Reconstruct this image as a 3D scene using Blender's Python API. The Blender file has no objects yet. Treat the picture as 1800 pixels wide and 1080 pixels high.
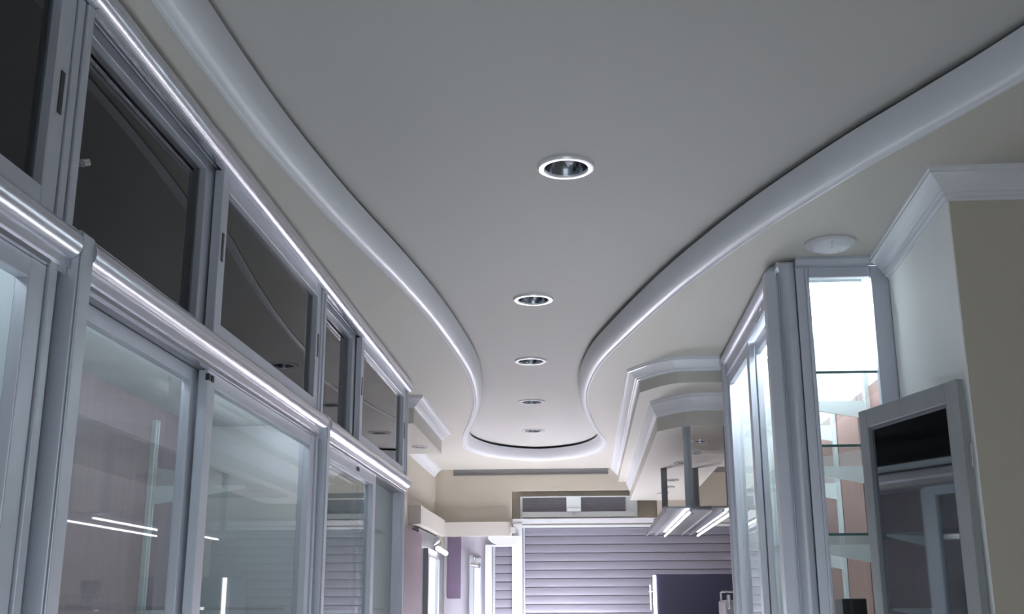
import bpy, bmesh, math
from mathutils import Vector, Matrix

scene = bpy.context.scene
COL = scene.collection

# ------------------------------------------------------------------ camera
def cam_setup():
    yaw, pit, rol = (math.radians(a) for a in (-3.652, 15.256, -0.206))
    fw = Vector((math.sin(yaw)*math.cos(pit), math.cos(yaw)*math.cos(pit), math.sin(pit)))
    rt = Vector((math.cos(yaw), -math.sin(yaw), 0)); up = rt.cross(fw)
    r2 = math.cos(rol)*rt + math.sin(rol)*up
    u2 = -math.sin(rol)*rt + math.cos(rol)*up
    cd = bpy.data.cameras.new('camera'); cam = bpy.data.objects.new('camera', cd)
    COL.objects.link(cam)
    m = Matrix((r2, u2, -fw)).transposed().to_4x4(); m.translation = Vector((0, 0, 1.55))
    cam.matrix_world = m
    cd.sensor_width = 36.0; cd.lens = 1957.8/1800*36.0
    cd.clip_start = 0.02; cd.clip_end = 60
    scene.camera = cam
cam_setup()

# ------------------------------------------------------------------ world + exposure
w = bpy.data.worlds.new('world'); scene.world = w; w.use_nodes = True
w.node_tree.nodes['Background'].inputs[0].default_value = (0.62, 0.68, 0.74, 1)
w.node_tree.nodes['Background'].inputs[1].default_value = 1.6
vs = scene.view_settings
vs.view_transform = 'Standard'; vs.look = 'None'; vs.gamma = 1.0; vs.use_curve_mapping = False
vs.exposure = 0.78
ADDED_TUBE_MID = 10.5      # tube strength of the unseen counter added before the pillar
ADDED_TUBE_FAR = 56.0          # unseen counter added before the shutter to light the far end
TUBE_CABINET = 17.0      # right wall cabinet
TUBE_RACK = 7.0
ADDED_TUBE_NEAR = 7.0          # unseen counter added on the left to lift the near light
TUBE_LEFT = 4.5          # tubes under the rail of the left cabinets

# ------------------------------------------------------------------ materials
MAT = {}
def mat(name, col, rough=0.5, metal=0.0, var=0.0, scale=8.0, bump=0.0, bscale=60.0, stretch=None,
        emit=None, strength=0.0, spec=0.5, coat=0.0):
    m = bpy.data.materials.new(name); m.use_nodes = True
    nt = m.node_tree; b = nt.nodes['Principled BSDF']
    b.inputs['Base Color'].default_value = (*col, 1); b.inputs['Roughness'].default_value = rough
    b.inputs['Metallic'].default_value = metal; b.inputs['Specular IOR Level'].default_value = spec
    b.inputs['Coat Weight'].default_value = coat
    tc = nt.nodes.new('ShaderNodeTexCoord'); mp = nt.nodes.new('ShaderNodeMapping')
    nt.links.new(tc.outputs['Object'], mp.inputs['Vector'])
    if stretch: mp.inputs['Scale'].default_value = stretch
    if var > 0:
        n = nt.nodes.new('ShaderNodeTexNoise'); n.inputs['Scale'].default_value = scale
        n.inputs['Detail'].default_value = 4
        nt.links.new(mp.outputs['Vector'], n.inputs['Vector'])
        mx = nt.nodes.new('ShaderNodeMix'); mx.data_type = 'RGBA'
        mx.inputs[6].default_value = (*[c*(1-var) for c in col], 1)
        mx.inputs[7].default_value = (*[min(1, c*(1+var)) for c in col], 1)
        nt.links.new(n.outputs['Fac'], mx.inputs[0]); nt.links.new(mx.outputs[2], b.inputs['Base Color'])
    if bump > 0:
        n2 = nt.nodes.new('ShaderNodeTexNoise'); n2.inputs['Scale'].default_value = bscale
        nt.links.new(mp.outputs['Vector'], n2.inputs['Vector'])
        bp = nt.nodes.new('ShaderNodeBump'); bp.inputs['Strength'].default_value = bump
        bp.inputs['Distance'].default_value = 0.01
        nt.links.new(n2.outputs['Fac'], bp.inputs['Height']); nt.links.new(bp.outputs['Normal'], b.inputs['Normal'])
    if emit:
        b.inputs['Emission Color'].default_value = (*emit, 1); b.inputs['Emission Strength'].default_value = strength
    MAT[name] = m; return m

def glass_mat(name, tint, ior=1.5, gloss=0.02):
    """thin pane: fresnel reflection over a tinted clear layer (outer faces reflect, inner faces pass)"""
    m = bpy.data.materials.new(name); m.use_nodes = True; nt = m.node_tree
    nt.nodes.remove(nt.nodes['Principled BSDF']); out = nt.nodes['Material Output']
    tr = nt.nodes.new('ShaderNodeBsdfTransparent'); tr.inputs[0].default_value = (*tint, 1)
    gl = nt.nodes.new('ShaderNodeBsdfGlossy'); gl.inputs['Roughness'].default_value = gloss
    fr = nt.nodes.new('ShaderNodeFresnel'); fr.inputs['IOR'].default_value = ior
    ge = nt.nodes.new('ShaderNodeNewGeometry')
    inv = nt.nodes.new('ShaderNodeMath'); inv.operation = 'SUBTRACT'; inv.inputs[0].default_value = 1.0
    mu = nt.nodes.new('ShaderNodeMath'); mu.operation = 'MULTIPLY'
    nt.links.new(ge.outputs['Backfacing'], inv.inputs[1]); nt.links.new(inv.outputs[0], mu.inputs[0])
    nt.links.new(fr.outputs[0], mu.inputs[1])
    mx = nt.nodes.new('ShaderNodeMixShader')
    nt.links.new(mu.outputs[0], mx.inputs[0]); nt.links.new(tr.outputs[0], mx.inputs[1]); nt.links.new(gl.outputs[0], mx.inputs[2])
    nt.links.new(mx.outputs[0], out.inputs['Surface'])
    MAT[name] = m; return m

mat('ceiling_paint', (0.545, 0.525, 0.485), 0.6, var=0.03, scale=1.5, bump=0.05, bscale=40)
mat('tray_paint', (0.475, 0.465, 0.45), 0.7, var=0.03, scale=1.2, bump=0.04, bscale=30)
mat('moulding_white', (0.70, 0.71, 0.76), 0.35, var=0.02, scale=5)
mat('cream_wall', (0.52, 0.475, 0.405), 0.6, var=0.05, scale=2.5, bump=0.06, bscale=50)
mat('pillar_white', (0.87, 0.88, 0.88), 0.75, spec=0.2, var=0.06, scale=3, bump=0.06, bscale=20)
mat('floor_tile', (0.55, 0.54, 0.52), 0.25, var=0.05, scale=3)
mat('aluminium', (0.56, 0.58, 0.65), 0.40, metal=0.5)
mat('aluminium_rail', (0.68, 0.68, 0.74), 0.24, metal=0.9)
mat('aluminium_dark', (0.26, 0.26, 0.29), 0.4, metal=0.5)
mat('brown_board', (0.36, 0.20, 0.18), 0.5, var=0.18, scale=6, stretch=(6, 6, 0.6))
mat('mauve_board', (0.36, 0.285, 0.32), 0.5, var=0.15, scale=6, stretch=(6, 6, 0.6))
mat('dark_board', (0.055, 0.05, 0.065), 0.6, var=0.15, scale=5)
mat('cabinet_white', (0.72, 0.76, 0.78), 0.45, var=0.03, scale=6)
mat('black_plastic', (0.02, 0.02, 0.025), 0.4)
mat('chrome', (0.8, 0.8, 0.82), 0.12, metal=1.0)
mat('ring_white', (0.92, 0.92, 0.94), 0.22, metal=0.35, coat=0.5)
mat('reflector', (0.30, 0.33, 0.38), 0.18, metal=1.0)
mat('bulb_glass', (0.75, 0.75, 0.78), 0.15, coat=0.6)
mat('shutter_slat', (0.25, 0.24, 0.295), 0.42, metal=0.25, var=0.05, scale=4, stretch=(0.4, 1, 1))
mat('grille_grey', (0.28, 0.27, 0.30), 0.5, metal=0.2)
mat('wood_purple', (0.17, 0.12, 0.145), 0.5, var=0.15, scale=5, stretch=(4, 4, 0.5))
mat('poster_purple', (0.15, 0.11, 0.18), 0.4, var=0.08, scale=6)
mat('mirror', (0.30, 0.35, 0.37), 0.03, metal=1.0)
mat('mirror_frame', (0.36, 0.38, 0.39), 0.45, metal=0.15, var=0.18, scale=12, stretch=(1, 1, 0.4))
mat('screen_navy', (0.055, 0.055, 0.11), 0.3, var=0.15, scale=3)
mat('lilac_light_tint', (0.46, 0.44, 0.51), 0.55, var=0.04, scale=3)  # lavender cast of the light, put into a wall colour
mat('grey_plastic', (0.55, 0.55, 0.57), 0.4)
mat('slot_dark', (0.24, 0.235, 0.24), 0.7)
mat('counter_board', (0.50, 0.48, 0.48), 0.5, var=0.05)
mat('added_tube_mid', (0.9, 0.9, 0.9), 0.4, emit=(0.93, 0.93, 1.0), strength=ADDED_TUBE_MID)
mat('added_tube_near', (0.9, 0.9, 0.9), 0.4, emit=(0.86, 0.94, 1.0), strength=ADDED_TUBE_NEAR)
mat('tube_left', (0.9, 0.9, 0.9), 0.4, emit=(0.84, 0.93, 1.0), strength=TUBE_LEFT)
mat('added_tube_far', (0.9, 0.9, 0.9), 0.4, emit=(1.0, 0.93, 1.0), strength=ADDED_TUBE_FAR)
mat('tube_cabinet', (0.9, 0.9, 0.9), 0.4, emit=(0.90, 0.97, 1.0), strength=TUBE_CABINET)
mat('tube_rack', (0.9, 0.9, 0.9), 0.4, emit=(1.0, 0.98, 1.0), strength=TUBE_RACK)
mat('lamp_white', (0.9, 0.9, 0.9), 0.4, emit=(1.0, 1.0, 1.0), strength=4.0)
glass_mat('glass_clear', (0.95, 0.98, 0.975))
glass_mat('glass_smoked', (0.50, 0.55, 0.57))
glass_mat('glass_shelf', (0.97, 0.985, 0.98))
mat('glass_edge', (0.10, 0.20, 0.20), 0.2)

# ------------------------------------------------------------------ mesh helpers
def box(x0, x1, y0, y1, z0, z1):
    x0, x1 = sorted((x0, x1)); y0, y1 = sorted((y0, y1)); z0, z1 = sorted((z0, z1))
    v = [(x0,y0,z0),(x1,y0,z0),(x1,y1,z0),(x0,y1,z0),(x0,y0,z1),(x1,y0,z1),(x1,y1,z1),(x0,y1,z1)]
    f = [(0,3,2,1),(4,5,6,7),(0,1,5,4),(1,2,6,5),(2,3,7,6),(3,0,4,7)]
    return v, f
def prism(prof, a0, a1, axis):
    """closed 2D profile extruded along an axis; profile coordinates are the two other axes in xyz order"""
    n = len(prof); v = []
    for a in (a0, a1):
        for p, q in prof:
            v.append({'x': (a, p, q), 'y': (p, a, q), 'z': (p, q, a)}[axis])
    f = [(i, (i+1) % n, n+(i+1) % n, n+i) for i in range(n)] + [tuple(range(n))[::-1], tuple(range(n, 2*n))]
    return v, f
def tube(p0, p1, r, n=12):
    p0, p1 = Vector(p0), Vector(p1); d = (p1-p0).normalized()
    a = d.orthogonal().normalized(); b = d.cross(a); v = []
    for p in (p0, p1):
        for i in range(n):
            t = 2*math.pi*i/n; v.append(tuple(p + r*(math.cos(t)*a + math.sin(t)*b)))
    f = [(i, (i+1) % n, n+(i+1) % n, n+i) for i in range(n)] + [tuple(range(n))[::-1], tuple(range(n, 2*n))]
    return v, f
def lathe(prof, c=(0, 0, 0), n=40):
    v, f = [], []
    m = len(prof)
    for i in range(n):
        t = 2*math.pi*i/n
        for r, z in prof: v.append((c[0]+r*math.cos(t), c[1]+r*math.sin(t), c[2]+z))
    for i in range(n):
        j = (i+1) % n
        for k in range(m-1): f.append((i*m+k, j*m+k, j*m+k+1, i*m+k+1))
    return v, f
def sweep(path, prof, closed=False, side=1):
    """profile (n, z) swept along a plan polyline; n runs to the left (side=1) or right (-1) of the direction of travel"""
    P = [Vector(p) for p in path]; N = len(P); nor = []
    for i in range(N):
        a = P[i-1] if (closed or i > 0) else None
        b = P[(i+1) % N] if (closed or i < N-1) else None
        d1 = (P[i]-a).normalized() if a is not None else (b-P[i]).normalized()
        d2 = (b-P[i]).normalized() if b is not None else d1
        n1 = Vector((-d1.y, d1.x)); n2 = Vector((-d2.y, d2.x)); m = (n1+n2).normalized()
        nor.append(side*m/max(0.35, m.dot(n1)))
    k = len(prof); v, f = [], []
    for i in range(N):
        for n, z in prof:
            q = P[i]+nor[i]*n; v.append((q.x, q.y, z))
    for i in range(N if closed else N-1):
        j = (i+1) % N
        for s in range(k-1): f.append((i*k+s, j*k+s, j*k+s+1, i*k+s+1))
    if not closed:
        f.append(tuple(range(k))); f.append(tuple((N-1)*k+s for s in range(k))[::-1])
    return v, f
def join(*gs):
    V, F = [], []
    for v, f in gs:
        o = len(V); V += v; F += [tuple(i+o for i in q) for q in f]
    return V, F
def build(name, geo, material, parent=None, origin=(0, 0, 0), smooth=False, bevel=0.0, seg=2, fix=True):
    o3 = Vector(origin); me = bpy.data.meshes.new(name)
    me.from_pydata([tuple(Vector(p)-o3) for p in geo[0]], [], geo[1])
    if fix:
        bm = bmesh.new(); bm.from_mesh(me); bmesh.ops.recalc_face_normals(bm, faces=bm.faces); bm.to_mesh(me); bm.free()
    me.materials.append(MAT[material]); ob = bpy.data.objects.new(name, me); COL.objects.link(ob)
    if parent is not None: ob.parent = parent
    else: ob.location = o3
    if smooth:
        for p in me.polygons: p.use_smooth = True
        me.set_sharp_from_angle(angle=math.radians(40))
    if bevel > 0:
        md = ob.modifiers.new('bevel', 'BEVEL'); md.width = bevel; md.segments = seg; md.limit_method = 'ANGLE'
    return ob
ORG = {}
def thing(name, loc, label, cat, group=None):
    o = bpy.data.objects.new(name, None); COL.objects.link(o); o.location = loc; o.empty_display_size = 0.1
    ORG[o.name] = Vector(loc); tag(o, label, cat, group); return o
def tag(o, label, cat, group=None):
    o['label'] = label; o['category'] = cat
    if group: o['group'] = group
    return o
def root_of(o):
    while o.parent is not None: o = o.parent
    return o
def part(name, geo, material, parent, label=None, **kw):
    ob = build(name, geo, material, parent, origin=ORG.get(root_of(parent).name, root_of(parent).location), **kw)
    if label: ob['label'] = label
    return ob
def solo(name, geo, material, origin, label, cat, group=None, **kw):
    return tag(build(name, geo, material, None, origin, **kw), label, cat, group)
def struct(name, geo, material, parent=None, label=None, **kw):
    ob = build(name, geo, material, parent, **kw); ob['kind'] = 'structure'
    if label: ob['label'] = label
    return ob
def copy_tree(o, parent=None):
    c = o.copy(); COL.objects.link(c); c.parent = parent
    if parent is None: ORG[c.name] = o.location.copy()
    for ch in list(o.children): copy_tree(ch, c)
    return c

# ------------------------------------------------------------------ room shell
SOF, TRAY, TOP = 2.70, 2.805, 2.86
YE, YF = 9.40, -3.0            # end wall, wall behind the camera
XL, XR = -1.42, 1.95

def catmull(pts, per=9):
    n = len(pts); out = []
    for i in range(n):
        p0, p1, p2, p3 = (Vector(pts[(i+k-1) % n]) for k in range(4))
        for s in range(per):
            t = s/per
            out.append(0.5*((2*p1)+(-p0+p2)*t+(2*p0-5*p1+4*p2-p3)*t*t+(-p0+3*p1-3*p2+p3)*t**3))
    return out
# plan outline of the recess, counter-clockwise (interior on the left)
TRAY_PTS = [(-0.80, 1.20), (-0.70, 0.30), (-0.30, -0.45), (0.35, -0.62), (0.95, -0.25), (1.28, 0.45), (1.27, 1.25), (1.16, 1.90),
            (0.996, 2.335), (0.875, 2.60), (0.745, 2.88), (0.58, 3.30), (0.45, 3.70), (0.325, 4.15), (0.185, 4.75),
            (0.085, 5.25), (0.032, 5.75), (0.016, 6.20), (0.030, 6.70), (0.085, 7.35), (0.150, 7.85), (0.105, 8.35), (-0.07, 8.70),
            (-0.385, 8.85), (-0.69, 8.62), (-0.845, 8.18), (-0.835, 7.75), (-0.78, 7.35), (-0.69, 6.85), (-0.61, 6.30), (-0.572, 5.80), (-0.562, 5.35),
            (-0.578, 4.85), (-0.61, 4.31), (-0.66, 3.79), (-0.732, 3.20), (-0.778, 2.70), (-0.798, 2.30), (-0.805, 1.85)]
outline = catmull(TRAY_PTS, 7)

def plate_with_hole(rect, hole, z0, z1):
    bm = bmesh.new()
    def ring(pts, z):
        vs_ = [bm.verts.new((p[0], p[1], z)) for p in pts]
        return [bm.edges.new((vs_[i], vs_[(i+1) % len(vs_)])) for i in range(len(vs_))]
    e = ring(rect, z0) + ring([(p.x, p.y) for p in hole], z0)
    bmesh.ops.triangle_fill(bm, edges=e, use_beauty=True, use_dissolve=False)
    r = bmesh.ops.extrude_face_region(bm, geom=bm.faces[:])
    for g in r['geom']:
        if isinstance(g, bmesh.types.BMVert): g.co.z = z1
    bm.verts.index_update()
    v = [tuple(x.co) for x in bm.verts]; f = [tuple(q.index for q in x.verts) for x in bm.faces]; bm.free()
    return v, f

floor = struct('floor', box(XL-.2, XR+.2, YF-.2, YE+.2, -0.1, 0.0), 'floor_tile')
ceil = struct('ceiling', plate_with_hole([(XL-.1, YF-.1), (XR+.1, YF-.1), (XR+.1, YE+.1), (XL-.1, YE+.1)], outline, SOF, SOF+0.02), 'ceiling_paint')
build('ceiling_panel', box(XL-.1, XR+.1, YF-.1, YE+.1, TRAY, TRAY+0.05), 'tray_paint', ceil)['label'] = 'smooth raised ceiling panel inside the curved recess'
mprof = [(-0.016, 2.7005), (-0.015, 2.696), (-0.006, 2.695), (-0.002, 2.699), (0.004, 2.699), (0.016, 2.703), (0.026, 2.713), (0.032, 2.728),
         (0.036, 2.748), (0.038, 2.770), (0.038, 2.787), (0.030, 2.789), (0.022, 2.785), (0.016, 2.735), (0.0, 2.7205)]
build('recess_moulding', sweep([(p.x, p.y) for p in outline], mprof, closed=True, side=1), 'moulding_white', ceil, smooth=True)['label'] = 'white rounded plaster moulding snaking round the recess'

wl = struct('wall_left', box(XL-.12, XL, YF, YE, 0, TOP), 'cream_wall')
# shallower wall beyond the cabinets
build('wall_return', box(XL, -1.25, 5.70, YE, 0, TRAY), 'cream_wall', wl)
struct('wall_right', box(XR, XR+.12, YF, YE, 0, TOP), 'cream_wall')
struct('wall_front', join(box(XL-.12, -.9, YF-.12, YF, 0, TOP), box(1.7, XR+.12, YF-.12, YF, 0, TOP), box(-.9, 1.7, YF-.12, YF, 2.35, TOP)), 'cream_wall')   # open shop entrance, added to let in fill daylight from behind
# end wall built round the recesses for the vent and the shutter
VX0, VX1, VZ0, VZ1 = -0.606, 0.60, 2.290, 2.520
we = struct('wall_end', join(
    box(XL-.12, XR+.12, YE, YE+.15, VZ1, TOP),
    box(XL-.12, VX0, YE, YE+.15, 0, VZ1),
    box(VX1, XR+.12, YE, YE+.15, 2.225, VZ1),
    box(VX0, VX1, YE+.10, YE+.15, 0, VZ1),
    box(VX0, VX1, YE, YE+.10, 2.225, VZ0),
    box(1.32, XR+.12, YE, YE+.15, 0, 2.225),
    box(VX1, 1.32, YE+.10, YE+.15, 0, 2.225)), 'cream_wall')

# ---- crowns
def crown(proj, drop, top):
    p, d = proj, drop
    pts = [(p+.001, 0.0), (p, -.10*d), (p*.94, -.14*d), (p*.94, -.22*d), (p*.80, -.28*d), (p*.66, -.38*d), (p*.50, -.52*d),
           (p*.38, -.66*d), (p*.34, -.74*d), (p*.24, -.76*d), (p*.22, -.88*d), (p*.08, -.92*d), (p*.06, -1.0*d), (0.0, -1.0*d), (0.0, 0.0)]
    return [(n, top+z) for n, z in pts]

# pillar / wall stub on the right
PX, PY, PXB = 1.0, 2.915, 1.034
wp = struct('wall_pillar', join(prism([(PX, PY), (XR, PY), (XR, 3.655), (PXB, 3.655)], 0, SOF, 'z'), box(1.10, XR, 3.66, 5.14, 0, SOF)), 'pillar_white')
build('pillar_front_skin', box(PX+.004, XR, PY-.004, PY, 0, SOF), 'cream_wall', wp)['label'] = 'cream painted front face of the pillar'
struct('trim_1', sweep([(PXB, 3.655), (PX, PY-.004), (XR, PY-.004)], crown(.058, .082, SOF), side=-1), 'moulding_white',
       label='white plaster crown moulding round the pillar head')

# right two-tier bulkhead
def arc_front(x0, yc, yf, x1, n=6, w=.20):
    """front corner of the bulkhead: from the side run it bends round to the front run"""
    out = []
    for i in range(n+1):
        t = i/n
        out.append((x0+w*t, yc-(yc-yf)*math.sin(t*math.pi/2)))
    out.append((x1, yf)); return out
BX1 = 0.92
p1 = [(0.282, YE)]+arc_front(0.282, 5.44, 5.205, BX1)
p2 = [(0.378, YE)]+arc_front(0.378, 5.70, 5.49, BX1-.07)
def slab(path, xr, z0, z1):
    poly = list(path)+[(xr, YE)]
    return prism(poly, z0, z1, 'z')
bh = struct('ceiling_bulkhead', slab(p1, BX1, 2.585, SOF), 'ceiling_paint', label='stepped plaster bulkhead hanging below the ceiling over the counter')
build('lower_tier', slab(p2, BX1-.07, 2.43, 2.585), 'ceiling_paint', bh)
struct('trim_2', sweep(p1, crown(.060, .060, SOF), side=-1), 'moulding_white', label='white crown moulding round the upper tier of the bulkhead', smooth=False)
struct('trim_3', sweep(p2, crown(.030, .085, 2.585), side=-1), 'moulding_white', label='white crown moulding round the lower tier of the bulkhead')

# left small bulkhead beyond the cabinets
lb = struct('ceiling_box', box(-1.25, -0.935, 6.07, 7.30, 2.552, SOF), 'ceiling_paint', label='small boxed bulkhead on the left behind the tall cabinets')
struct('trim_4', sweep([(-1.25, 6.07), (-0.935, 6.07), (-0.935, 7.30), (-1.25, 7.30)], crown(.058, .062, SOF), side=-1), 'moulding_white',
       label='white crown moulding round the small boxed bulkhead')
struct('trim_5', sweep([(-1.25, 7.36), (-1.25, 9.30)], crown(.058, .07, SOF), side=-1), 'moulding_white', label='white crown moulding on the left wall near the shutter')

# dark slot under the soffit on the end wall
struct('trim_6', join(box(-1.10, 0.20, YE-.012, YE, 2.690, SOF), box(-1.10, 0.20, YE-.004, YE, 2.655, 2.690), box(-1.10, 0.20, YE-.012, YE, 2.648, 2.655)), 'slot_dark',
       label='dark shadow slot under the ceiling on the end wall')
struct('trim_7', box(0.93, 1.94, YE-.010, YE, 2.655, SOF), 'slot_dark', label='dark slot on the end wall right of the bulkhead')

# ------------------------------------------------------------------ left wall cabinets
FX = -0.90       # front plane
BXK = -1.32      # back panel
def half_round(cx, cz, rx, rz, n=12):
    pts = [(cx+rx*math.cos(t), cz+rz*math.sin(t)) for t in [(-math.pi/2+math.pi*i/n) for i in range(n+1)]]
    return pts+[(cx-.012, cz+rz), (cx-.012, cz-rz)]
def sliding_door(unit, x0, ya, yb, za, zb, stile, rail, glassmat, pull=None, depth=.024, near=None):
    """frame front face at x0 (facing +x), pane recessed behind it"""
    ns = near or stile
    fr = join(box(x0-depth, x0, ya, ya+ns, za, zb), box(x0-depth, x0, yb-stile, yb, za, zb),
              box(x0-depth, x0-.001, ya+ns, yb-stile, zb-rail, zb), box(x0-depth, x0-.001, ya+ns, yb-stile, za, za+rail*.8))
    d = part('sliding_door', fr, 'aluminium', unit, bevel=.002)
    part('glass_pane', box(x0-depth+.001, x0-depth+.006, ya+ns-.003, yb-stile+.003, za+rail*.8-.003, zb-rail+.003), glassmat, d)
    if pull:
        py, pz, h = pull
        part('finger_pull', box(x0-.004, x0+.0015, py-.007, py+.007, pz-h/2, pz+h/2), 'black_plastic', d)
    return d

def left_unit(y0, y1, label, lower_open=False, lock=False, mid=.47):
    u = thing('display_cabinet', (-1.1, (y0+y1)/2, 0), label, 'cabinet', 'tall aluminium display cabinets on the left')
    pw = .062
    # carcass
    part('back_panel', box(BXK-.02, BXK, y0+.01, y1-.01, .08, 2.165), 'mauve_board', u, 'brown wooden back board')
    part('back_panel', box(BXK-.02, BXK, y0+.01, y1-.01, 2.185, 2.68), 'dark_board', u, 'dark back board of the top compartment')
    for ys in (y0+.004, y1-.020):
        part('side_panel', box(BXK, FX-.055, ys, ys+.016, .08, 2.165), 'cabinet_white', u)
        part('side_panel', box(BXK, FX-.055, ys, ys+.016, 2.185, 2.68), 'dark_board', u)
    part('dividing_shelf', box(BXK, FX-.01, y0+.004, y1-.004, 2.165, 2.185), 'cabinet_white', u)
    part('top_board', box(BXK-.02, FX-.02, y0+.004, y1-.004, 2.68, 2.698), 'dark_board', u)
    part('plinth', box(BXK-.02, FX-.02, y0+.004, y1-.004, .0, .08), 'aluminium_dark', u)
    # posts
    part('post', join(box(FX-.055, FX+.022, y0, y0+.058, .08, 2.203), box(FX+.022, FX+.026, y0+.004, y0+.010, .08, 2.200)), 'aluminium', u, bevel=.002)
    part('post', join(box(FX-.055, FX-.012, y1-pw, y1-.002, .08, 2.64), box(FX-.012, FX+.002, y1-pw+.008, y1-pw+.030, 2.20, 2.636), box(FX-.012, FX+.006, y1-.026, y1-.002, 2.20, 2.636),
                      box(FX-.012, FX+.002, y1-pw+.008, y1-.030, .08, 2.12)), 'aluminium', u, bevel=.0015)
    # cornice, its ridges and the sliding tracks
    part('cornice', prism(half_round(FX+.002, 2.670, .028, .0285), y0, y1, 'y'), 'aluminium_rail', u, 'round bright aluminium cornice', smooth=True)
    part('upper_track', join(box(FX-.055, FX+.006, y0+.005, y1-.005, 2.670, 2.680), box(FX-.028, FX-.024, y0+.005, y1-.005, 2.650, 2.670),
                             box(FX+.001, FX+.012, y0+.005, y1-.005, 2.640, 2.670)), 'aluminium', u, bevel=.0015)
    part('rail', join(prism(half_round(FX+.002, 2.176, .027, .028), y0+.055, y1-.002, 'y'), box(FX-.010, FX+.008, y0+.055, y1-.002, 2.132, 2.150), box(FX-.010, FX+.003, y0+.055, y1-.002, 2.118, 2.132)), 'aluminium_rail', u, 'thick rounded aluminium rail between the compartments', smooth=True)
    part('lower_track', box(FX-.060, FX+.004, y0+.058, y1-pw, 2.119, 2.128), 'aluminium_dark', u)
    part('sill_track', box(FX-.060, FX+.002, y0+pw, y1-pw, .08, .11), 'aluminium_dark', u)
    # upper sliding doors: near leaf on the inner track, far leaf on the outer one
    ym = y0+(y1-y0)*mid
    sliding_door(u, FX-.030, y0+.022, ym+.005, 2.205, 2.668, .095, .042, 'glass_smoked', near=.03)
    sliding_door(u, FX-.002, ym-.040, y1-pw+.004, 2.212, 2.642, .050, .042, 'glass_smoked', pull=(ym-.018, 2.44, .075))
    part('finger_pull', box(FX-.004, FX-.0005, y1-pw-.026, y1-pw-.012, 2.39, 2.47), 'black_plastic', u)
    # lower sliding doors
    if lower_open:
        sliding_door(u, FX-.034, y0+.070, y0+1.13, .115, 2.116, .060, .036, 'glass_clear')
        sliding_door(u, FX-.004, y0+.040, y0+1.08, .115, 2.118, .065, .042, 'glass_clear')
    else:
        sliding_door(u, FX-.034, y0+.022, ym+.005, .115, 2.118, .085, .032, 'glass_clear', near=.036)
        sliding_door(u, FX-.004, ym-.050, y1-pw+.004, .115, 2.118, .055, .036, 'glass_clear')
    for yy in (ym-.045, ym-.020):
        part('roller', box(FX-.010, FX-.001, yy-.007, yy+.007, 2.092, 2.108), 'black_plastic', u)
    part('fluorescent_tube', tube((FX-.085, y0+.08, 2.138), (FX-.085, y1-(.80 if lower_open else .08), 2.138), .013), 'tube_left', u, smooth=True)
    # uprights, tapered brackets and glass shelves
    yu = [y0+.32, y1-.42]
    for yy in yu:
        part('upright', join(box(BXK, BXK+.014, yy-.016, yy-.006, .3, 2.12), box(BXK, BXK+.014, yy+.006, yy+.016, .3, 2.12), box(BXK, BXK+.006, yy-.006, yy+.006, .3, 2.12)), 'cabinet_white', u)
    for zs in (1.925, 1.56):
        for yy in yu:
            part('bracket', prism([(BXK+.014, zs-.062), (BXK+.30, zs-.016), (BXK+.30, zs-.006), (BXK+.014, zs-.006)], yy-.004, yy+.004, 'y'), 'cabinet_white', u)
        part('glass_shelf', box(BXK+.012, BXK+.33, y0+.03, y1-.03, zs-.006, zs+.002), 'glass_shelf', u)
    if lock:
        k = part('lock', join(tube((FX-.031, y0+.034, 2.345), (FX-.004, y0+.034, 2.345), .008), box(FX-.031, FX-.020, y0+.026, y0+.042, 2.337, 2.385)), 'chrome', u, 'small chrome lock', smooth=True)
        part('key', tube((FX-.004, y0+.034, 2.345), (FX+.004, y0+.040, 2.349), .007), 'chrome', k)
        part('keyhole', box(FX-.021, FX-.018, y0+.029, y0+.039, 2.362, 2.382), 'black_plastic', k)
    return u
left_unit(-1.98, -0.055, 'tall aluminium display cabinet, first of the left row, beside the shop entrance')
left_unit(-0.055, 1.812, 'tall aluminium display cabinet with closed doors, second of the left row', mid=.5)
left_unit(1.812, 3.75, 'tall aluminium display cabinet with small chrome lock, both lower doors closed', lock=True, mid=.43)
left_unit(3.75, 5.625, 'tall aluminium display cabinet with lower doors slid open, beside the boxed bulkhead', lower_open=True, mid=.38)

# ------------------------------------------------------------------ right wall cabinet
RX, RY0, RY1 = 0.67, 3.66, 5.14
RB = 1.075
r = thing('display_cabinet', (0.87, 4.4, 0), 'brightly lit glass display cabinet standing against the pillar', 'cabinet')
part('back_panel', box(RB, RB+.02, RY0+.03, RY1, .08, 2.36), 'brown_board', r, 'reddish brown back board')
for yy in (4.02, 4.40, 4.78):
    part('back_seam', box(RB-.002, RB, yy-.003, yy+.003, .08, 2.36), 'wood_purple', r)
part('back_panel', box(RB, RB+.02, RY0+.03, RY1, 2.36, 2.68), 'cabinet_white', r, 'white upper back board')
part('side_panel', box(RX+.02, RB+.02, RY1, RY1+.02, .08, 2.68), 'cabinet_white', r)
part('top_board', box(RX, RB+.02, RY0+.03, RY1+.02, 2.68, 2.698), 'cabinet_white', r)
part('plinth', box(RX, 1.0, RY0, RY1+.02, 0, .08), 'aluminium_dark', r)
lp = part('lamp_housing', box(.76, .98, 3.80, 5.08, 2.655, 2.68), 'cabinet_white', r)
for xx in (.81, .93):
    part('fluorescent_tube', tube((xx, 3.83, 2.637), (xx, 5.05, 2.637), .015), 'tube_cabinet', lp, smooth=True)
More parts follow.
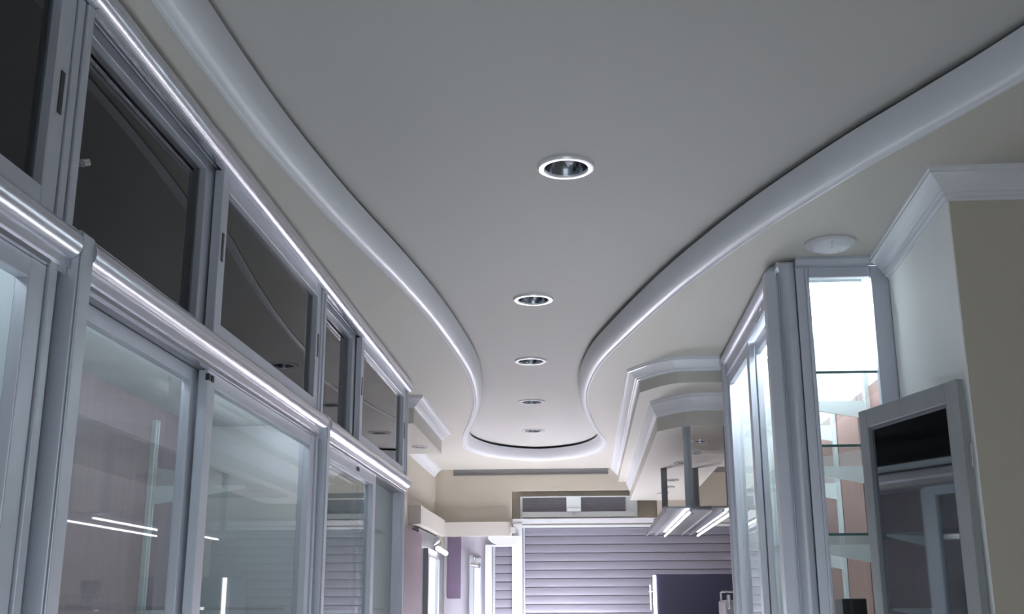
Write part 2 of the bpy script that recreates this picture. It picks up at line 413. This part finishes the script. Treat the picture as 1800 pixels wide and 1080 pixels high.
# corner post (several ridges), end frame and end pane
part('corner_post', join(box(.628, .664, RY0+.02, RY0+.075, .0, 2.66), box(.664, .672, RY0+.03, RY0+.07, .0, 2.65),
                         prism([(.700+.026*math.cos(2*math.pi*i/20), RY0+.012+.026*math.sin(2*math.pi*i/20)) for i in range(20)], .0, 2.68, 'z'),
                         box(.672, .735, RY0+.02, RY0+.05, .0, 2.66)), 'aluminium', r, smooth=True)
ef = part('end_frame', join(box(.727, .772, RY0, RY0+.03, 0, 2.668), box(.976, 1.035, RY0-.002, RY0+.03, 0, 2.668), box(1.035, 1.095, RY0, RY0+.03, 0, 2.668), box(.772, .976, RY0, RY0+.03, 2.632, 2.668),
                            box(.772, .976, RY0, RY0+.03, 0, .12), box(.757, .765, RY0-.008, RY0, 0, 2.66)), 'aluminium', r, bevel=.002)
part('glass_pane', box(.769, .979, RY0+.018, RY0+.024, .118, 2.634), 'glass_clear', ef)
part('end_header', prism([(RY0-.022, 2.700), (RY0-.022, 2.690), (RY0-.012, 2.674), (RY0+.002, 2.668), (RY0+.03, 2.668), (RY0+.03, 2.70)], .727, .972, 'x'), 'aluminium', r)
# front: cornice along the aisle, doors, far post
part('cornice', prism([(x if x > RX else x, z) for x, z in [(RX+.012, 2.698), (RX-.012, 2.698)]+[(RX-.002-.026*math.cos(t), 2.668+.028*math.sin(t)) for t in [math.pi/2-math.pi*i/10 for i in range(11)]]+[(RX+.012, 2.64)]], RY0+.075, RY1+.02, 'y'),
     'aluminium', r, 'round bright aluminium cornice', smooth=True)
part('upper_track', join(box(RX-.006, RX+.05, RY0+.075, RY1, 2.605, 2.64), box(RX-.010, RX-.002, RY0+.075, RY1, 2.590, 2.612)), 'aluminium', r, bevel=.0015)
part('far_post', join(box(RX-.012, RX+.05, RY1-.065, RY1+.02, 0, 2.66), prism([(RX-.012+.016*math.cos(2*math.pi*i/16), RY1-.045+.016*math.sin(2*math.pi*i/16)) for i in range(16)], 0, 2.66, 'z')), 'aluminium', r, smooth=True)
def right_door(x0, ya, yb):
    st, ra = .055, .05
    d = part('sliding_door', join(box(x0, x0+.024, ya, ya+st, .12, 2.59), box(x0, x0+.024, yb-st, yb, .12, 2.59), box(x0+.001, x0+.024, ya+st, yb-st, 2.54, 2.59),
                                  box(x0+.001, x0+.024, ya+st, yb-st, .12, .17)), 'aluminium', r, bevel=.002)
    part('glass_pane', box(x0+.018, x0+.023, ya+st-.003, yb-st+.003, .167, 2.543), 'glass_clear', d)
right_door(RX+.024, RY0+.085, 4.45)
right_door(RX-.004, 4.40, RY1-.065)
part('latch', join(box(RX-.012, RX-.004, 3.98, 4.02, 2.60, 2.62), tube((RX-.010, 4.0, 2.605), (RX-.030, 4.03, 2.575), .006)), 'chrome', r)
for yy in (4.22, 4.80):
    part('upright', join(box(RB-.016, RB, yy-.018, yy-.006, .3, 2.60), box(RB-.016, RB, yy+.006, yy+.018, .3, 2.60), box(RB-.006, RB, yy-.006, yy+.006, .3, 2.60)), 'cabinet_white', r)
for zs in (2.315, 2.07, 1.785, 1.45):
    for yy in (4.22, 4.80):
        part('bracket', prism([(RB-.016, zs-.075), (RB-.30, zs-.022), (RB-.30, zs-.007), (RB-.016, zs-.007)], yy-.004, yy+.004, 'y'), 'cabinet_white', r)
    gs = part('glass_shelf', box(RX+.06, RB-.018, RY0+.038, RY1-.02, zs-.007, zs+.001), 'glass_shelf', r)
    part('polished_edge', box(RX+.06, RB-.018, RY0+.034, RY0+.038, zs-.007, zs+.001), 'glass_edge', gs)
solo('dark_box', box(.85, .93, 3.90, 4.02, 1.4515, 1.585), 'black_plastic', (.89, 3.96, 1.4515), 'small black box standing on a glass shelf in the lit cabinet', 'box', bevel=.004)
solo('brown_box', box(.955, .995, 3.80, 3.92, 1.4515, 1.60), 'brown_board', (.975, 3.86, 1.4515), 'small brown box standing on a glass shelf in the lit cabinet', 'box', bevel=.004)

# ------------------------------------------------------------------ mirror beside the pillar
def mirror():
    A = Vector((.985, 2.925)); B = Vector((.849, 3.42))           # near and far edges in plan
    d = (B-A).normalized(); nrm = Vector((-d.y, d.x))             # nrm faces the aisle (-x)
    if nrm.x > 0: nrm = -nrm
    zt, zb = 2.130, .62; L = (B-A).length; fw_ = .055
    def P(s, n, z): q = A+d*s+nrm*n; return (q.x, q.y, z)
    def bx(s0, s1, n0, n1, z0, z1):
        v, f = box(s0, s1, n0, n1, z0, z1); return [P(*q) for q in v], f
    t = thing('wall_mirror', (A.x, A.y, zb), 'dark mirror in a wide worn grey frame hinged out from the pillar', 'mirror')
    fr = part('frame', join(bx(0, fw_, -.010, .014, zb, zt), bx(L-fw_*.8, L, -.010, .014, zb, zt), bx(fw_, L-fw_*.8, -.010, .013, zt-fw_, zt), bx(fw_, L-fw_*.8, -.010, .013, zb, zb+fw_)), 'mirror_frame', t, bevel=.003)
    part('inner_bevel', join(bx(fw_, fw_+.008, 0, .009, zb+fw_, zt-fw_), bx(L-fw_*.8-.008, L-fw_*.8, 0, .009, zb+fw_, zt-fw_), bx(fw_, L-fw_*.8, 0, .009, zt-fw_-.008, zt-fw_)), 'aluminium_dark', fr)
    part('mirror_glass', bx(fw_-.002, L-fw_*.8+.002, -.004, .002, zb+fw_-.002, zt-fw_+.002), 'mirror', t)
    for z in (zb+.2, zt-.2):
        part('hinge', join(tube(P(-.004, -.006, z-.03), P(-.004, -.006, z+.03), .006), bx(-.004, .03, -.014, -.010, z-.03, z+.03)), 'chrome', t, smooth=True)
mirror()

# ------------------------------------------------------------------ recessed downlights
def downlight(c, R, label, group):
    t = thing('recessed_downlight', c, label, 'downlight', group)
    ring = [(R, 0.0), (R, -.004), (R*.975, -.0085), (R*.88, -.0095), (R*.79, -.0085), (R*.75, -.004), (R*.74, .004)]
    part('trim_ring', lathe([(a, b) for a, b in ring], c), 'ring_white', t, 'bright white trim ring', smooth=True, fix=True)
    part('reflector', lathe([(R*.74, -.003), (R*.70, .012), (R*.60, .028), (R*.46, .040), (R*.30, .046), (0.002, .047)], c), 'reflector', t, 'dark mirrored reflector cup', smooth=True)
    part('bulb', lathe([(.002, .006), (R*.12, .008), (R*.20, .018), (R*.21, .030), (R*.17, .044)], (c[0]+R*.12, c[1], c[2])), 'bulb_glass', t, smooth=True)
    return t
# holes are cut through the panel so that each cup sits in its own opening
TR = [(-.034, 3.042), (-.196, 4.47), (-.265, 5.655), (-.316, 6.83), (-.36, 7.98)]
names = ['first downlight of the row on the raised panel, where the recess is widest', 'second downlight of the row on the raised panel, where the recess narrows',
         'third downlight of the row on the raised panel, at its narrow waist', 'fourth downlight of the row on the raised panel, past the waist',
         'fifth downlight of the row on the raised panel, by its rounded end']
base = None
for (x, y), nm in zip(TR, names):
    if base is None: base = downlight((x, y, TRAY), .083, nm, 'downlights in the raised ceiling panel')
    else:
        c = copy_tree(base); c.location = (x, y, TRAY); c['label'] = nm
SD = ['first of its row from the lit wall cabinet', 'second of its row from the lit wall cabinet', 'third of its row from the lit wall cabinet',
      'third of its row from the roller shutter', 'second of its row from the roller shutter', 'first of its row from the roller shutter']
small = None
for i, (x, y) in enumerate([(.625, 6.02), (.630, 6.50), (.605, 6.93), (.612, 7.88), (.615, 8.33), (.600, 8.75)]):
    if small is None: small = downlight((x, y, 2.43), .050, 'small downlight of the lower bulkhead, ' + SD[0], 'small downlights in the lower bulkhead')
    else:
        c = copy_tree(small); c.location = (x, y, 2.43); c['label'] = 'small downlight of the lower bulkhead, ' + SD[i]
for (x, y), nm in (((-1.055, 6.36), 'small downlight under the left boxed bulkhead, beside the tall cabinet'), ((-1.03, 6.96), 'small downlight under the left boxed bulkhead, towards the shutter')):
    c = copy_tree(small); c.location = (x, y, 2.552); c['label'] = nm; c['group'] = 'small downlights under the left bulkhead'

# cut matching openings
def cutters(target, spots, R, z):
    for x, y in spots:
        v, f = tube((x, y, z-.03), (x, y, z+.10), R*.735, 32)
        cb = build('cut', (v, f), 'black_plastic'); md = target.modifiers.new('opening', 'BOOLEAN'); md.object = cb; md.operation = 'DIFFERENCE'
        dg = bpy.context.evaluated_depsgraph_get(); me = bpy.data.meshes.new_from_object(target.evaluated_get(dg))
        target.modifiers.clear(); target.data = me; bpy.data.objects.remove(cb)
tray_panel = [o for o in ceil.children if o.name.startswith('ceiling_panel')][0]
cutters(tray_panel, TR, .083, TRAY)
cutters(bh.children[0], [(.625, 6.02), (.630, 6.50), (.605, 6.93), (.612, 7.88), (.615, 8.33), (.600, 8.75)], .050, 2.43)
cutters(lb, [(-1.055, 6.36), (-1.03, 6.96)], .050, 2.552)

# round fitting on the soffit beside the lit cabinet
rf = thing('ceiling_fitting', (.812, 3.49, SOF), 'round white plastic ceiling fitting beside the pillar moulding', 'ceiling fitting')
part('base_plate', lathe([(.082, 0), (.082, -.006), (.076, -.010), (.0, -.010)], (.812, 3.49, SOF)), 'grey_plastic', rf, smooth=True)
part('cover', lathe([(.066, -.010), (.062, -.018), (.046, -.026), (.024, -.030), (.0, -.031)], (.812, 3.49, SOF)), 'moulding_white', rf, smooth=True)
for k in range(3):
    a = 2*math.pi*k/3+.4
    part('rib', tube((.812+.03*math.cos(a), 3.49+.03*math.sin(a), SOF-.027), (.812+.064*math.cos(a), 3.49+.064*math.sin(a), SOF-.017), .004, 8), 'moulding_white', rf)

# ------------------------------------------------------------------ hanging rack with light channels under the bulkhead
rk = thing('hanging_rack', (.55, 6.2, 2.0), 'hanging rack of metal light channels on four square rods below the bulkhead', 'light rack')
for x in (.512, .712):
    for y in (5.55, 7.24):
        part('rod', join(box(x-.019, x-.007, y-.012, y+.012, 2.0, 2.43), box(x+.007, x+.019, y-.012, y+.012, 2.0, 2.43), box(x-.008, x+.008, y-.006, y+.006, 2.0, 2.43)), 'aluminium_dark', rk)
def channel(xa, xb):
    ch = part('light_channel', prism([(xa, 1.995), (xa, 2.022), (xb, 2.022), (xb, 1.995), (xb-.006, 1.995), (xb-.006, 2.014), (xa+.006, 2.014), (xa+.006, 1.995)], 5.36, 7.12, 'y'), 'aluminium_dark', rk)
    part('fluorescent_tube', tube((xb-.008, 5.38, 1.994), (xb-.008, 7.10, 1.994), .005, 10), 'tube_rack', ch, smooth=True)
    part('rail', box((xa+xb)/2-.006, (xa+xb)/2+.006, 5.37, 7.11, 1.998, 2.010), 'aluminium', ch)
    return ch
channel(.378, .502); channel(.598, .704)
part('centre_plate', box(.502, .598, 5.40, 7.08, 2.006, 2.014), 'grille_grey', rk)
for y in (5.50, 6.25, 7.02):
    part('cross_bar', box(.378, .722, y-.012, y+.012, 2.022, 2.034), 'aluminium_dark', rk)

# ------------------------------------------------------------------ end wall: roller shutter, vent, beam, side window
sh = thing('roller_shutter', (.35, YE+.03, 0), 'wide grey metal roller shutter closing the end wall', 'shutter')
def slat_geo(x0, x1, z, h, y):
    prof = [(y+.012, z), (y+.001, z+.003), (y-.0012, z+h*.25), (y-.002, z+h*.5), (y-.0012, z+h*.75), (y+.001, z+h-.005), (y+.004, z+h-.002), (y+.012, z+h)]
    return prism(prof, x0, x1, 'x')
sl = None; H = .0685
for i in range(33):
    z = 2.215-H*(i+1)
    if z < 0: break
    if sl is None: sl = part('slat', slat_geo(-.505, 1.31, z, H, YE+.03), 'shutter_slat', sh, smooth=False); z_first = z
    else:
        c = sl.copy(); COL.objects.link(c); c.parent = sh; c.location.z = z-z_first
part('guide_rail', box(-.515, -.500, YE+.0, YE+.06, 0, 2.222), 'aluminium', sh)
part('top_strip', box(-.52, 1.32, YE-.012, YE+.03, 2.215, 2.232), 'cabinet_white', sh, 'bright white strip along the shutter top')
struct('trim_8', box(-.595, -.52, YE-.03, YE+.02, 0, 2.245), 'moulding_white', label='white jamb beside the roller shutter')
struct('trim_9', box(-.60, 1.32, YE-.02, YE, 2.245, 2.285), 'moulding_white', label='pale ledge above the roller shutter')

# vent set into its recess
vt = thing('vent_unit', (-.09, YE+.05, VZ0), 'white ventilation unit with two dark louvred grilles above the shutter', 'vent')
part('housing', join(box(-.54, .44, YE+.05, YE+.08, VZ0, 2.475), box(-.52, .42, YE+.025, YE+.05, 2.30, 2.345), box(-.52, .42, YE+.03, YE+.05, 2.464, 2.474)), 'cabinet_white', vt, bevel=.003)
part('bracket', join(box(-.152, -.030, YE+.02, YE+.05, 2.345, 2.474), box(-.145, -.038, YE+.01, YE+.02, 2.345, 2.372)), 'cabinet_white', vt, bevel=.003)
part('badge', box(-.102, -.082, YE+.006, YE+.012, 2.318, 2.330), 'grey_plastic', vt)
sv = None
for gx0, gx1 in ((-.520, -.152), (-.030, .340)):
    g = part('grille', box(gx0, gx1, YE+.044, YE+.050, 2.345, 2.464), 'grille_grey', vt, 'dark grey louvred grille')
    for k in range(9):
        part('louvre', box(gx0, gx1, YE+.030, YE+.044, 2.350+k*.0128, 2.3535+k*.0128), 'grille_grey', g)
    n = 12
    for k in range(1, n):
        xx = gx0+(gx1-gx0)*k/n
        part('fin', box(xx-.0015, xx+.0015, YE+.034, YE+.044, 2.345, 2.464), 'grille_grey', g)

# pale boxed beam turning the far left corner
struct('trim_10', join(box(-1.16, -.60, YE-.085, YE, 2.145, 2.258), box(-1.25, -1.16, 7.95, YE, 2.145, 2.275)), 'ceiling_paint',
       label='pale boxed beam wrapping the far left corner')
ob = solo('junction_box', box(-.615, -.570, YE-.112, YE-.088, 2.165, 2.215), 'grey_plastic', (-.59, YE-.10, 2.165), 'small grey junction box on the pale beam beside the vent', 'junction box', bevel=.003)
struct('trim_11', prism([(-.80, 2.145), (-.80, 2.12), (-.77, 2.09), (-.72, 2.07), (-.60, 2.07), (-.57, 2.09), (-.545, 2.12), (-.545, 2.145)], YE-.06, YE, 'y'), 'moulding_white',
       label='curved white bracket head over the narrow shuttered window')
win = struct('window_1', join(box(-.825, -.770, YE-.045, YE, 0, 2.075), box(-.605, -.595, YE-.045, YE, 0, 2.075), box(-.770, -.605, YE-.045, YE, 2.06, 2.075)), 'moulding_white', label='narrow window with grey shutter slats beside the jamb')
build('mullion', box(-.765, -.745, YE-.03, YE-.01, 0, 2.06), 'aluminium', win)
s0 = None
for i in range(15):
    z = 2.052-H*(i+1)
    if s0 is None: s0 = build('slat', slat_geo(-.745, -.605, z, H, YE-.02), 'shutter_slat', win); zf = z
    else:
        c = s0.copy(); COL.objects.link(c); c.parent = win; c.location.z = z-zf

build('light_tint_panel', box(-1.17, -.595, YE-.005, YE, 0, 2.145), 'lilac_light_tint', we)['label'] = 'wall below the beam, lilac light tint put into its colour'  # thin panel carrying the lilac cast of the light as colour
# door leaf with chrome fitting on the end wall and the purple poster
ps = solo('poster', box(-1.138, -1.030, YE-.014, YE-.005, 1.646, 2.138), 'poster_purple', (-1.084, YE, 1.646), 'plain purple poster panel under the beam in the far left corner', 'poster')
dr = struct('door_1', join(box(-.955, -.925, YE-.05, YE, 0, 1.99), box(-.925, -.860, YE-.03, YE, 0, 1.97)), 'aluminium', label='narrow pale door leaf with chrome fitting on the end wall')
build('pane', box(-.915, -.870, YE-.036, YE-.030, .2, 1.90), 'cabinet_white', dr)
def spot(c, sgn, label):
    t = thing('spot_lamp', c, label, 'lamp')
    part('bracket', join(tube((c[0], c[1], c[2]), (c[0]+.05*sgn[0], c[1]+.05*sgn[1], c[2]+.03), .010), tube((c[0]+.05*sgn[0], c[1]+.05*sgn[1], c[2]+.03), (c[0]+.05*sgn[0], c[1]+.05*sgn[1], c[2]-.01), .008)), 'chrome', t, smooth=True)
    return t
s1 = spot((-.91, YE-.036, 1.94), (0, -1), 'small chrome spot lamp on the narrow pale door leaf')
part('head', tube((-.93, YE-.10, 1.915), (-.865, YE-.13, 1.905), .022), 'chrome', s1, smooth=True)
# left wall: brown panel, dark gap and glazed door
struct('door_2', box(-1.25, -1.175, 7.30, 8.12, 0, 2.085), 'wood_purple', label='purple brown wooden panel door on the left wall')
d3 = struct('door_3', join(box(-1.25, -1.20, 8.14, 9.30, 0, 2.13), box(-1.20, -1.165, 8.40, 8.46, 0, 2.0), box(-1.20, -1.165, 9.24, 9.30, 0, 2.0), box(-1.20, -1.165, 8.46, 9.24, 1.95, 2.0)), 'aluminium_dark', label='aluminium glazed door beside the end wall')
build('pane', box(-1.196, -1.188, 8.46, 9.24, .1, 1.95), 'cabinet_white', d3)
build('door_mullion', box(-1.188, -1.170, 8.98, 9.02, .1, 1.95), 'aluminium', d3)
s2 = spot((-1.165, 8.70, 2.045), (1, 0), 'bright white spot lamp over the glazed door on the left')
part('head', tube((-1.115, 8.56, 2.005), (-1.105, 8.98, 1.990), .018), 'lamp_white', s2, smooth=True)

# ------------------------------------------------------------------ far counter equipment just in view
fr = thing('drinks_cooler', (.62, 7.3, 0), 'dark navy upright cooler with a glowing white edge strip before the shutter', 'cooler')
part('body', box(.425, .90, 7.05, 7.55, 0, 1.762), 'screen_navy', fr, bevel=.006)
part('edge_strip', box(.408, .424, 7.04, 7.07, .1, 1.755), 'lamp_white', fr, 'glowing white edge strip')
part('handle', join(box(.385, .395, 7.06, 7.08, 1.55, 1.70), box(.380, .408, 7.055, 7.085, 1.655, 1.662)), 'chrome', fr)
cm = thing('coffee_machine', (.80, 6.2, 1.05), 'chrome coffee machine on the counter beside the navy cooler', 'coffee machine')
part('body', join(box(.70, .92, 6.05, 6.45, 1.05, 1.50), box(.725, .92, 6.08, 6.42, 1.50, 1.60)), 'grille_grey', cm, bevel=.012)
part('cup_rail', join(tube((.70, 6.06, 1.64), (.92, 6.06, 1.64), .006), tube((.70, 6.06, 1.60), (.70, 6.06, 1.64), .006)), 'chrome', cm)
for xx in (.735, .785):
    part('tap', join(tube((xx, 6.03, 1.56), (xx, 6.03, 1.625), .010), tube((xx, 6.03, 1.56), (xx, 6.08, 1.56), .008)), 'chrome', cm, smooth=True)
part('hopper', lathe([(.0, 1.72), (.05, 1.72), (.055, 1.70), (.045, 1.62), (.03, 1.60)], (.86, 6.25, 0)), 'black_plastic', cm, smooth=True)

# ------------------------------------------------------------------ unseen glass counters with tubes, added below the frame to light the scene
def counter(x0, x1, y0, y1, zt, n, axis, label, tm='added_tube_mid'):
    t = thing('added_light_counter', ((x0+x1)/2, (y0+y1)/2, 0), label, 'counter')
    part('base', box(x0, x1, y0, y1, 0, .55), 'counter_board', t, bevel=.004)
    for xx in (x0, x1-.02):
        for yy in (y0, y1-.02):
            part('post', box(xx, xx+.02, yy, yy+.02, .55, zt), 'aluminium', t)
    part('glass_top', box(x0, x1, y0, y1, zt, zt+.008), 'glass_clear', t)
    part('deck', box(x0+.005, x1-.005, y0+.005, y1-.005, .55, .56), 'cabinet_white', t)
    for k in range(n):
        f_ = (k+.5)/n
        if axis == 'y': a, b = (x0+(x1-x0)*f_, y0+.05, zt-.06), (x0+(x1-x0)*f_, y1-.05, zt-.06)
        else: a, b = (x0+.05, y0+(y1-y0)*f_, zt-.06), (x1-.05, y0+(y1-y0)*f_, zt-.06)
        part('fluorescent_tube', tube(a, b, .016), tm, t, smooth=True)
    return t
counter(.14, .60, 3.00, 5.80, 1.04, 2, 'y', 'long unseen glass counter, added to light the ceiling and pillar, before the pillar and lit wall cabinet')
counter(-.75, .25, 8.45, 9.1, 1.04, 4, 'x', 'short unseen glass counter, added to light the far ceiling, before the roller shutter', 'added_tube_far')
counter(-.85, -.45, .60, 2.60, 1.04, 2, 'y', 'low unseen glass counter, added to light the near side, before the second tall cabinet', 'added_tube_near')
